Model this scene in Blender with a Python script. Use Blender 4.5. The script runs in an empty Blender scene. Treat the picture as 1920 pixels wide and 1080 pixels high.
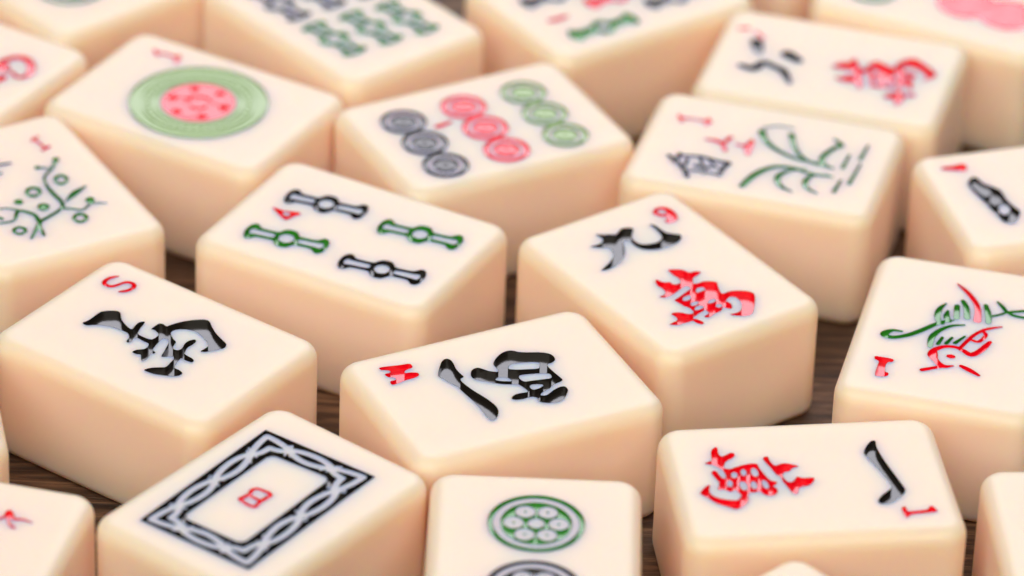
import bpy, bmesh, math, random, json
import numpy as np
from mathutils import Matrix, Vector
from mathutils.geometry import delaunay_2d_cdt

MM = 0.001
scene = bpy.context.scene
C = scene.collection

# ------------------------------------------------------------------ camera
CAM_F, CAM_PITCH, CAM_H, CAM_ROLL = (9389.9072, 32.6339, 380.5021, 2.1365)
PLANE = 0.0
p_, r_ = math.radians(CAM_PITCH), math.radians(CAM_ROLL)
fwd = Vector((0, math.cos(p_), -math.sin(p_)))
right = Vector((1, 0, 0)); up = right.cross(fwd)
right, up = math.cos(r_)*right + math.sin(r_)*up, -math.sin(r_)*right + math.cos(r_)*up
cam = bpy.data.cameras.new('camera')
cam.sensor_width = 36.0
cam.lens = CAM_F/1920*36.0
cam.clip_start, cam.clip_end = 0.02, 20
cam.dof.use_dof = True
cam.dof.focus_distance = 655.9*MM
cam.dof.aperture_fstop = 13.5
co = bpy.data.objects.new('camera', cam)
co.matrix_world = Matrix(((right.x, up.x, -fwd.x, 0), (right.y, up.y, -fwd.y, 0),
                          (right.z, up.z, -fwd.z, CAM_H*MM), (0, 0, 0, 1)))
C.objects.link(co)
scene.camera = co

# ------------------------------------------------------------------ studio light
w = bpy.data.worlds.new('World'); scene.world = w; w.use_nodes = True
bg = w.node_tree.nodes['Background']
bg.inputs['Color'].default_value = (1.0, 0.98, 0.95, 1)
bg.inputs['Strength'].default_value = 0.08

def softbox(name, loc, target, sx, sy, watts, col=(1, 1, 1)):
    L = bpy.data.lights.new(name, 'AREA'); L.shape = 'RECTANGLE'; L.size, L.size_y = sx, sy
    L.energy = watts; L.color = col
    o = bpy.data.objects.new(name, L); C.objects.link(o)
    o.location = loc
    o.rotation_euler = (Vector(target)-Vector(loc)).to_track_quat('-Z', 'Y').to_euler()
    return o
CEN = Vector((0, 0.57, 0.017))
softbox('back_softbox', CEN+Vector((0.10, math.cos(math.radians(40)), math.sin(math.radians(40))))*1.1, CEN, 0.9, 0.72, 8.6, (0.885, 0.875, 0.97))
softbox('overhead_softbox', CEN+Vector((0.05, 0.30, 0.95)), CEN, 1.2, 0.75, 1.3, (0.45, 0.72, 1.0))
softbox('front_softbox', CEN+Vector((-0.15, -0.72, 0.77))*2.0, CEN, 3.6, 1.8, 60, (1, 0.966, 0.85))

scene.view_settings.view_transform = 'Standard'
scene.view_settings.look = 'None'
scene.view_settings.exposure = 0
scene.view_settings.gamma = 1
scene.cycles.use_denoising = True
scene.cycles.max_bounces = 16
scene.cycles.diffuse_bounces = 10
scene.cycles.caustics_reflective = False
scene.cycles.caustics_refractive = False

# ------------------------------------------------------------------ materials
def new_mat(name):
    m = bpy.data.materials.new(name); m.use_nodes = True
    return m, m.node_tree, m.node_tree.nodes['Principled BSDF']

def mat_ivory():
    m, t, b = new_mat('cream_plastic')
    N, K = t.nodes, t.links
    oi = N.new('ShaderNodeObjectInfo')
    hv = N.new('ShaderNodeMix'); hv.data_type = 'RGBA'
    hv.inputs[6].default_value = (0.91, 0.690, 0.545, 1); hv.inputs[7].default_value = (0.92, 0.686, 0.522, 1)
    K.new(oi.outputs['Random'], hv.inputs[0]); K.new(hv.outputs[2], b.inputs['Base Color'])
    b.inputs['Subsurface Weight'].default_value = 1.0
    b.inputs['Subsurface Radius'].default_value = (1.0, 0.62, 0.22)
    b.inputs['Subsurface Scale'].default_value = 0.008
    b.inputs['IOR'].default_value = 1.68
    tc = N.new('ShaderNodeTexCoord')
    n1 = N.new('ShaderNodeTexNoise'); n1.inputs['Scale'].default_value = 220; n1.inputs['Detail'].default_value = 4
    K.new(tc.outputs['Object'], n1.inputs['Vector'])
    mr = N.new('ShaderNodeMapRange'); mr.inputs['To Min'].default_value = 0.43; mr.inputs['To Max'].default_value = 0.49
    K.new(n1.outputs['Fac'], mr.inputs['Value']); K.new(mr.outputs['Result'], b.inputs['Roughness'])
    bp = N.new('ShaderNodeBump'); bp.inputs['Strength'].default_value = 0.03; bp.inputs['Distance'].default_value = 0.0003
    K.new(n1.outputs['Fac'], bp.inputs['Height']); K.new(bp.outputs['Normal'], b.inputs['Normal'])
    return m

def mat_paint(name, col, rough):
    m, t, b = new_mat(name)
    N, K = t.nodes, t.links
    tc = N.new('ShaderNodeTexCoord')
    n1 = N.new('ShaderNodeTexNoise'); n1.inputs['Scale'].default_value = 900; n1.inputs['Detail'].default_value = 5
    K.new(tc.outputs['Object'], n1.inputs['Vector'])
    mx = N.new('ShaderNodeMix'); mx.data_type = 'RGBA'
    mx.inputs[6].default_value = (*[c*0.8 for c in col], 1)
    mx.inputs[7].default_value = (*[min(1, c*1.15) for c in col], 1)
    K.new(n1.outputs['Fac'], mx.inputs[0]); K.new(mx.outputs[2], b.inputs['Base Color'])
    b.inputs['Roughness'].default_value = rough
    b.inputs['IOR'].default_value = 1.65
    bp = N.new('ShaderNodeBump'); bp.inputs['Strength'].default_value = 0.12; bp.inputs['Distance'].default_value = 0.0002
    K.new(n1.outputs['Fac'], bp.inputs['Height']); K.new(bp.outputs['Normal'], b.inputs['Normal'])
    return m

IVORY = mat_ivory()
PAINT = {'black': mat_paint('black_paint', (0.020, 0.015, 0.012), 0.16),
         'red': mat_paint('red_paint', (0.88, 0.003, 0.018), 0.16),
         'pale green': mat_paint('pale_green_paint', (0.25, 0.40, 0.09), 0.16),
         'green': mat_paint('green_paint', (0.035, 0.27, 0.022), 0.16)}

def mat_wood():
    m, t, b = new_mat('dark_wood')
    N, K = t.nodes, t.links
    tc = N.new('ShaderNodeTexCoord'); mp = N.new('ShaderNodeMapping')
    mp.inputs['Scale'].default_value = (75, 1000, 75); mp.inputs['Rotation'].default_value = (0, 0, math.radians(4))
    K.new(tc.outputs['Object'], mp.inputs['Vector'])
    n1 = N.new('ShaderNodeTexNoise'); n1.inputs['Scale'].default_value = 1.0; n1.inputs['Detail'].default_value = 8
    n1.inputs['Roughness'].default_value = 0.65; n1.inputs['Distortion'].default_value = 0.6
    K.new(mp.outputs['Vector'], n1.inputs['Vector'])
    mp2 = N.new('ShaderNodeMapping'); mp2.inputs['Scale'].default_value = (18, 160, 18)
    K.new(tc.outputs['Object'], mp2.inputs['Vector'])
    n2 = N.new('ShaderNodeTexNoise'); n2.inputs['Scale'].default_value = 1.0; n2.inputs['Detail'].default_value = 5
    K.new(mp2.outputs['Vector'], n2.inputs['Vector'])
    cr = N.new('ShaderNodeValToRGB'); e = cr.color_ramp.elements
    e[0].position = 0.40; e[0].color = (0.022, 0.011, 0.006, 1)
    e[1].position = 0.64; e[1].color = (0.36, 0.20, 0.11, 1)
    x = e.new(0.52); x.color = (0.11, 0.058, 0.031, 1)
    ad = N.new('ShaderNodeMath'); ad.operation = 'MULTIPLY_ADD'; ad.inputs[1].default_value = 0.45; 
    K.new(n2.outputs['Fac'], ad.inputs[0])
    ml = N.new('ShaderNodeMath'); ml.operation = 'MULTIPLY'; ml.inputs[1].default_value = 0.58
    K.new(n1.outputs['Fac'], ml.inputs[0]); K.new(ml.outputs[0], ad.inputs[2])
    K.new(ad.outputs[0], cr.inputs['Fac']); K.new(cr.outputs['Color'], b.inputs['Base Color'])
    b.inputs['Roughness'].default_value = 0.55
    bp = N.new('ShaderNodeBump'); bp.inputs['Strength'].default_value = 0.9; bp.inputs['Distance'].default_value = 0.0008
    K.new(n1.outputs['Fac'], bp.inputs['Height']); K.new(bp.outputs['Normal'], b.inputs['Normal'])
    return m

# ------------------------------------------------------------------ table
bm = bmesh.new()
bmesh.ops.create_cube(bm, size=1)
bmesh.ops.scale(bm, vec=(1.3, 1.1, 0.03), verts=bm.verts)
bmesh.ops.translate(bm, vec=(0, 0.58, -0.015), verts=bm.verts)
bmesh.ops.bevel(bm, geom=bm.edges[:], offset=0.004, segments=2, affect='EDGES')
me = bpy.data.meshes.new('wooden_tabletop'); bm.to_mesh(me); bm.free()
me.materials.append(mat_wood())
tb = bpy.data.objects.new('wooden_tabletop', me); C.objects.link(tb)
tb['kind'] = 'structure'; tb['label'] = 'dark brown grained wooden tabletop under the tiles'

# ------------------------------------------------------------------ 2-D shapes (millimetres, tile-local)
def chaikin(pts, it=2, q=0.22):
    P = np.array(pts, float)
    for _ in range(it):
        N = np.roll(P, -1, 0)
        P = np.stack([P*(1-q)+N*q, P*q+N*(1-q)], 1).reshape(-1, 2)
    return P

def spline(P, n=5):
    P = np.array(P, float)
    if len(P) < 3: return np.array([P[0]*(1-t)+P[-1]*t for t in np.linspace(0, 1, 4)])
    Q = np.vstack([2*P[0]-P[1], P, 2*P[-1]-P[-2]]); out = []
    for i in range(1, len(Q)-2):
        a, b, c, d = Q[i-1:i+3]
        for k in range(n):
            t = k/n
            out.append(.5*((2*b)+(c-a)*t+(2*a-5*b+4*c-d)*t*t+(3*b-a-3*c+d)*t**3))
    out.append(P[-1]); return np.array(out)

def stroke(pts, widths, n=5):
    w_ = list(widths) if len(widths) == len(pts) else [widths[0]]*len(pts)
    S = spline([[x, y, ww] for (x, y), ww in zip(pts, w_)], n)
    X = S[:, :2]; hw = np.maximum(S[:, 2], .08)/2
    T = np.gradient(X, axis=0); T /= np.linalg.norm(T, axis=1)[:, None]+1e-9
    Nn = np.stack([-T[:, 1], T[:, 0]], 1)
    Lf = X+Nn*hw[:, None]; Rt = X-Nn*hw[:, None]
    def cap(c, t, n_, h):
        return [c+h*(math.cos(a)*n_+math.sin(a)*t) for a in (math.pi*.25, math.pi*.5, math.pi*.75)]
    return np.array(list(Lf)+cap(X[-1], T[-1], Nn[-1], hw[-1])+list(Rt[::-1])+cap(X[0], -T[0], -Nn[0], hw[0]))

def circ(cx, cy, r, n=28, ph=0):
    a = np.linspace(0, 2*np.pi, n, endpoint=False)+ph
    return np.stack([cx+r*np.cos(a), cy+r*np.sin(a)], 1)

SH = 0.12   # depth of the shallow, light-catching floors
def expand(item):
    """one mark item -> ordered list of (depth, polygon); later ones win"""
    k, d = item[0], item[1]
    if k == 'P': return [(d, chaikin(item[2]))]
    if k == 'S': return [(d, stroke(item[2], item[3]))]
    if k == 'B':                                   # bamboo stick from end a to end b
        a, b, wd = np.array(item[2]), np.array(item[3]), item[4]
        wf = item[5] if len(item) > 5 else 1.0
        c = (a+b)/2; u = (b-a)/2; L = np.linalg.norm(u); u /= L; v = np.array([-u[1], u[0]])
        s = wd/1.75
        prof = [(1, .0), (.985, .55), (.95, .95), (.88, 1.22), (.80, 1.24), (.73, .95), (.66, .70), (.30, .68), (.23, .78), (.18, 1.12), (.10, 1.38), (.0, 1.42)]
        half = [(t*L, y*s) for t, y in prof]
        q = half+[(-x, y) for x, y in half[::-1][1:]]
        full = q+[(x, -y) for x, y in q[::-1][1:-1]]
        F = np.array([c+u*x+v*y for x, y in full])
        out = [(d, chaikin(F, 1))]
        for sg in (1, -1):
            win = [(.28, .0), (.29, .30), (.68, .31), (.78, .36), (.85, .42), (.90, .0), (.85, -.42), (.78, -.36), (.68, -.31), (.29, -.30)]
            if wf > 0: out.append((0, chaikin([c+u*(sg*t*L)+v*(y*s*wf) for t, y in win], 1)))
        out.append((0, circ(*c, 0.66*s, 14)))
        return out
    if k == 'C6':                                  # wheel with six petals
        (cx, cy), r = item[2], item[3]; f = r/6.15
        out = [(d, circ(cx, cy, r, 56)), (0, circ(cx, cy, 5.42*f, 56)), (d, circ(cx, cy, 4.55*f, 44))]
        for i in range(6):
            a = math.pi/6+i*math.pi/3
            px, py = cx+2.82*f*math.cos(a), cy+2.82*f*math.sin(a)
            out += [(0, circ(px, py, 1.26*f, 20)), (d*.6, circ(px, py, .2*f, 8))]
        out += [(d, circ(cx, cy, 1.62*f, 24)), (0, circ(cx, cy, 1.05*f, 24))]
        return out
    if k == 'C1':                                  # big outer ring with a ring of dots
        (cx, cy), r = item[2], item[3]
        out = [(d, circ(cx, cy, r, 72)), (0.05, circ(cx, cy, r*.955, 72)), (d*.5, circ(cx, cy, r*.93, 72)), (0.05, circ(cx, cy, r*.865, 64)),
               (d, circ(cx, cy, r*.83, 64)), (0.05, circ(cx, cy, r*.785, 64))]
        for i in range(40):
            a = i/40*2*math.pi
            out.append((d, circ(cx+r*.725*math.cos(a), cy+r*.725*math.sin(a), r*.036, 8)))
        out += [(d, circ(cx, cy, r*.67, 56)), (0.05, circ(cx, cy, r*.63, 56)), (d*.5, circ(cx, cy, r*.605, 56)), (0, circ(cx, cy, r*.55, 56))]
        return out
    if k == 'C1r':                                 # red flower inside the big ring
        (cx, cy), r = item[2], item[3]
        out = [(SH, circ(cx, cy, r, 48))]
        for i in range(6):
            a = i*math.pi/3+.2
            px, py = cx+r*.62*math.cos(a), cy+r*.62*math.sin(a)
            out += [(0.02 if i % 2 else SH, circ(px, py, r*.24, 14))]
            a += math.pi/6
            out += [(d*1.6, circ(cx+r*.74*math.cos(a), cy+r*.74*math.sin(a), r*.15, 10))]
        out += [(d, circ(cx, cy, r*.38, 20)), (SH, circ(cx, cy, r*.24, 16))]
        return out
    if k == 'C3':                                  # small circle of two rings and a dot
        (cx, cy), r = item[2], item[3]
        return [(d*1.2, circ(cx, cy, r, 36)), (0.03, circ(cx, cy, r*.80, 36)), (0, circ(cx, cy, r*.72, 30)), (d, circ(cx, cy, r*.58, 26)), (0.03, circ(cx, cy, r*.38, 22)), (d*.6, circ(cx, cy, r*.14, 8))]
    if k == 'F':                                   # frame with a chain of loops
        co_, ci_ = np.array(item[2]), np.array(item[3])
        rc = []
        for i in range(4):                         # rounded inner corners
            a, b, c = ci_[i-1], ci_[i], ci_[(i+1) % 4]
            ua, uc = (a-b)/np.linalg.norm(a-b), (c-b)/np.linalg.norm(c-b)
            rc += [b+ua*.9, b+ua*.3+uc*.3, b+uc*.9]
        out = [(d, co_), (SH*.8, None)]
        chain = []
        for i in range(4):
            j = (i+1) % 4
            k_ = 3 if i in (1, 3) else 2
            Ls = np.linalg.norm(co_[j]-co_[i]); k_ = 3 if Ls > 22 else 2
            for sg in (1, -1):
                P = []
                for s in np.linspace(0, 1, 12*k_+1):
                    cc = math.cos(k_*math.pi*s); vv = sg*.47*math.copysign(abs(cc)**.7, cc)
                    o_ = co_[i]*(1-s)+co_[j]*s; n_ = ci_[i]*(1-s)+ci_[j]*s
                    P.append(o_*(.5+vv/2)+n_*(.5-vv/2))
                chain.append((0, stroke(P, [.9], 1)))
        for i in range(4):                         # little cross ticks where the links meet
            j = (i+1) % 4
            k_ = 3 if np.linalg.norm(co_[j]-co_[i]) > 22 else 2
            for q in range(k_):
                for ds, v0, v1 in ((-.022, -.55, .45), (.022, .55, -.45)):
                    P = []
                    for e, v_ in ((-1, v0), (1, v1)):
                        s = (q+.5)/k_+ds+e*.012
                        o_ = co_[i]*(1-s)+co_[j]*s; n_ = ci_[i]*(1-s)+ci_[j]*s
                        P.append(o_*(.5+v_/2)+n_*(.5-v_/2))
                    chain.append((0, stroke(P, [.36], 1)))
        return [(d, co_)]+chain+[(0, np.array(rc))]
    raise ValueError(k)

def inside(poly, X):
    """non-zero winding test of points X"""
    wn = np.zeros(len(X), int)
    A = poly; B = np.roll(poly, -1, 0)
    for (x0, y0), (x1, y1) in zip(A, B):
        side = (x1-x0)*(X[:, 1]-y0)-(X[:, 0]-x0)*(y1-y0)
        wn += ((y0 <= X[:, 1]) & (y1 > X[:, 1]) & (side > 0)).astype(int)
        wn -= ((y0 > X[:, 1]) & (y1 <= X[:, 1]) & (side < 0)).astype(int)
    return wn != 0

# ------------------------------------------------------------------ tiles
TL, TW, TH, RT, RV = (36.0, 26.62, 17.607, 1.511, 2.408)
RT, RV, RB, PN = 2.45, 3.2, 1.6, 2.4
TL, TW, TH = TL+.3, TW+.25, TH+.18
NR, NC = 12, 8

def ring(hx, hy, o):
    """rounded rectangle inset by o"""
    r = max(RV-o, .25); a, b = hx-o-r, hy-o-r
    P = []
    for cx, cy, s in ((a, b, 0), (-a, b, 90), (-a, -b, 180), (a, -b, 270)):
        for k in range(NC+1):
            t = math.radians(s+90*k/NC); P.append((cx+r*math.cos(t), cy+r*math.sin(t)))
    return P

def build_tile(marks, hx, hy):
    """returns (body mesh, [(name, colour, mesh)]) with grooves cut into the face"""
    top = ring(hx, hy, RT); nr = len(top)
    V = [Vector(p) for p in top]; E = [(i, (i+1) % nr) for i in range(nr)]
    layers = []
    for mi, (nm, col, items) in enumerate(marks):
        for it in items:
            for d, P in expand(it):
                P = np.clip(np.array(P, float), [-hx+RT+.12, -hy+RT+.12], [hx-RT-.12, hy-RT-.12])   # keep to the flat of the face
                layers.append((mi, d, P))
                o = len(V); V += [Vector(q) for q in P]
                E += [(o+i, o+(i+1) % len(P)) for i in range(len(P))]
    ov, oe, of, orv, _, _ = delaunay_2d_cdt(V, E, [], 0, 1e-4)
    X = np.array([[v.x, v.y] for v in ov]); F = [tuple(f) for f in of]
    F = [f if ((X[f[1]]-X[f[0]])[0]*(X[f[2]]-X[f[0]])[1]-(X[f[1]]-X[f[0]])[1]*(X[f[2]]-X[f[0]])[0]) > 0 else f[::-1] for f in F]
    cen = np.array([X[list(f)].mean(0) for f in F])
    dep = np.zeros(len(F)); own = np.full(len(F), -1)
    lim = np.array([hx, hy])-RT-.05
    for mi, d, P in layers:
        P = np.array(P, float)
        P = np.array(P, float)
        bb = (cen >= P.min(0)).all(1) & (cen <= P.max(0)).all(1)
        idx = np.nonzero(bb)[0]
        if not len(idx): continue
        hit = idx[inside(P, cen[idx])]
        hit = hit[(np.abs(cen[hit]) < lim).all(1)]
        dep[hit] = d; own[hit] = mi if d > 0 else -1
    mp = {}
    for i, src in enumerate(orv):
        for s in src: mp[s] = i
    # directed edge -> triangle
    ed = {}
    for fi, f in enumerate(F):
        for k in range(3): ed[(f[k], f[(k+1) % 3])] = fi
    walls = []                                      # (a, b, deep tri, shallow depth)
    for (a, b), fi in ed.items():
        gi = ed.get((b, a))
        if gi is None: continue
        if dep[fi] > dep[gi]+1e-6: walls.append((a, b, fi, dep[gi]))
    disp = np.zeros_like(X); cnt = np.zeros(len(X))
    for a, b, fi, _ in walls:
        t = X[b]-X[a]; L = np.linalg.norm(t)+1e-9
        n = np.array([-t[1], t[0]])/L               # into the deep triangle (ccw)
        for q in (a, b): disp[q] += n; cnt[q] += 1
    ln = np.linalg.norm(disp, axis=1)+1e-9
    disp = disp/ln[:, None]*.03*(cnt > 0)[:, None]
    # --- body
    vs, fs, nrm = [], [], []
    key = {}
    def tv(i, d):
        k = (i, round(d, 4))
        if k not in key: key[k] = len(vs); vs.append((X[i][0], X[i][1], TH-d))
        return key[k]
    for f, d in zip(F, dep):
        fs.append([tv(i, d) for i in f]); nrm.append([(0, 0, 1)]*3)
    for a, b, fi, ds in walls:
        t = X[b]-X[a]; L = np.linalg.norm(t)+1e-9; n = (-t[1]/L, t[0]/L, 0)
        dd = dep[fi]
        fs.append([tv(a, dd), tv(b, dd), tv(b, ds), tv(a, ds)][::-1]); nrm.append([n]*4)
    rings = [[tv(mp[i], 0) for i in range(nr)]]
    rn = [[(0, 0, 1)]*nr]
    spec = []
    for k in range(1, NR+1):                        # soft top edge: superellipse, angle measured from straight up
        an = math.pi/2*k/NR; ph = math.pi/2-an
        q_ = math.tan(ph)**(1/(PN-1)) if k < NR else 0.0
        u_ = (1+q_**PN)**(-1/PN); v_ = q_*u_
        spec.append((RT*(1-u_), TH-RT*(1-v_), an))
    spec += [(RB*(1-math.cos(math.pi/2*k/8)), RB*(1-math.sin(math.pi/2*k/8)), math.pi/2+math.pi/2*k/8) for k in range(0, 9)]
    for o, z, an in spec:
        o0 = len(vs)
        for i, (x, y) in enumerate(ring(hx, hy, o)):
            vs.append((x, y, z))
        rings.append(list(range(o0, o0+nr)))
        nn = []
        for c in range(4):
            for k in range(NC+1):
                t = math.radians(90*c+90*k/NC)
                nn.append((math.cos(t)*math.sin(an), math.sin(t)*math.sin(an), math.cos(an)))
        rn.append(nn)
    for r0, r1, n0, n1 in zip(rings[:-1], rings[1:], rn[:-1], rn[1:]):
        for i in range(nr):
            j = (i+1) % nr
            fs.append([r0[i], r1[i], r1[j], r0[j]]); nrm.append([n0[i], n1[i], n1[j], n0[j]])
    fs.append(rings[-1][::-1]); nrm.append([(0, 0, -1)]*nr)
    me = bpy.data.meshes.new('body')
    me.from_pydata([(x*MM, y*MM, z*MM) for x, y, z in vs], [], fs)
    for p in me.polygons: p.use_smooth = True
    me.normals_split_custom_set([n for f in nrm for n in f])
    me.materials.append(IVORY)
    # --- paint lying in the grooves
    parts = []
    for mi, (nm, col, items) in enumerate(marks):
        pv, pf, pk = [], [], {}
        def q(i, d):
            k = (i, round(d, 4))
            if k not in pk:
                pk[k] = len(pv)
                z = TH-d+.03 if d > 0 else TH-.004
                pv.append(((X[i][0]+disp[i][0])*MM, (X[i][1]+disp[i][1])*MM, z*MM))
            return pk[k]
        for fi, f in enumerate(F):
            if own[fi] == mi: pf.append([q(i, dep[fi]) for i in f])
        for a, b, fi, ds in walls:
            if own[fi] == mi:
                dd = dep[fi]; pf.append([q(a, dd), q(b, dd), q(b, ds), q(a, ds)][::-1])
        if not pf: continue
        m = bpy.data.meshes.new(nm); m.from_pydata(pv, [], pf); m.materials.append(PAINT[col])
        parts.append((nm, col, m))
    return me, parts

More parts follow.
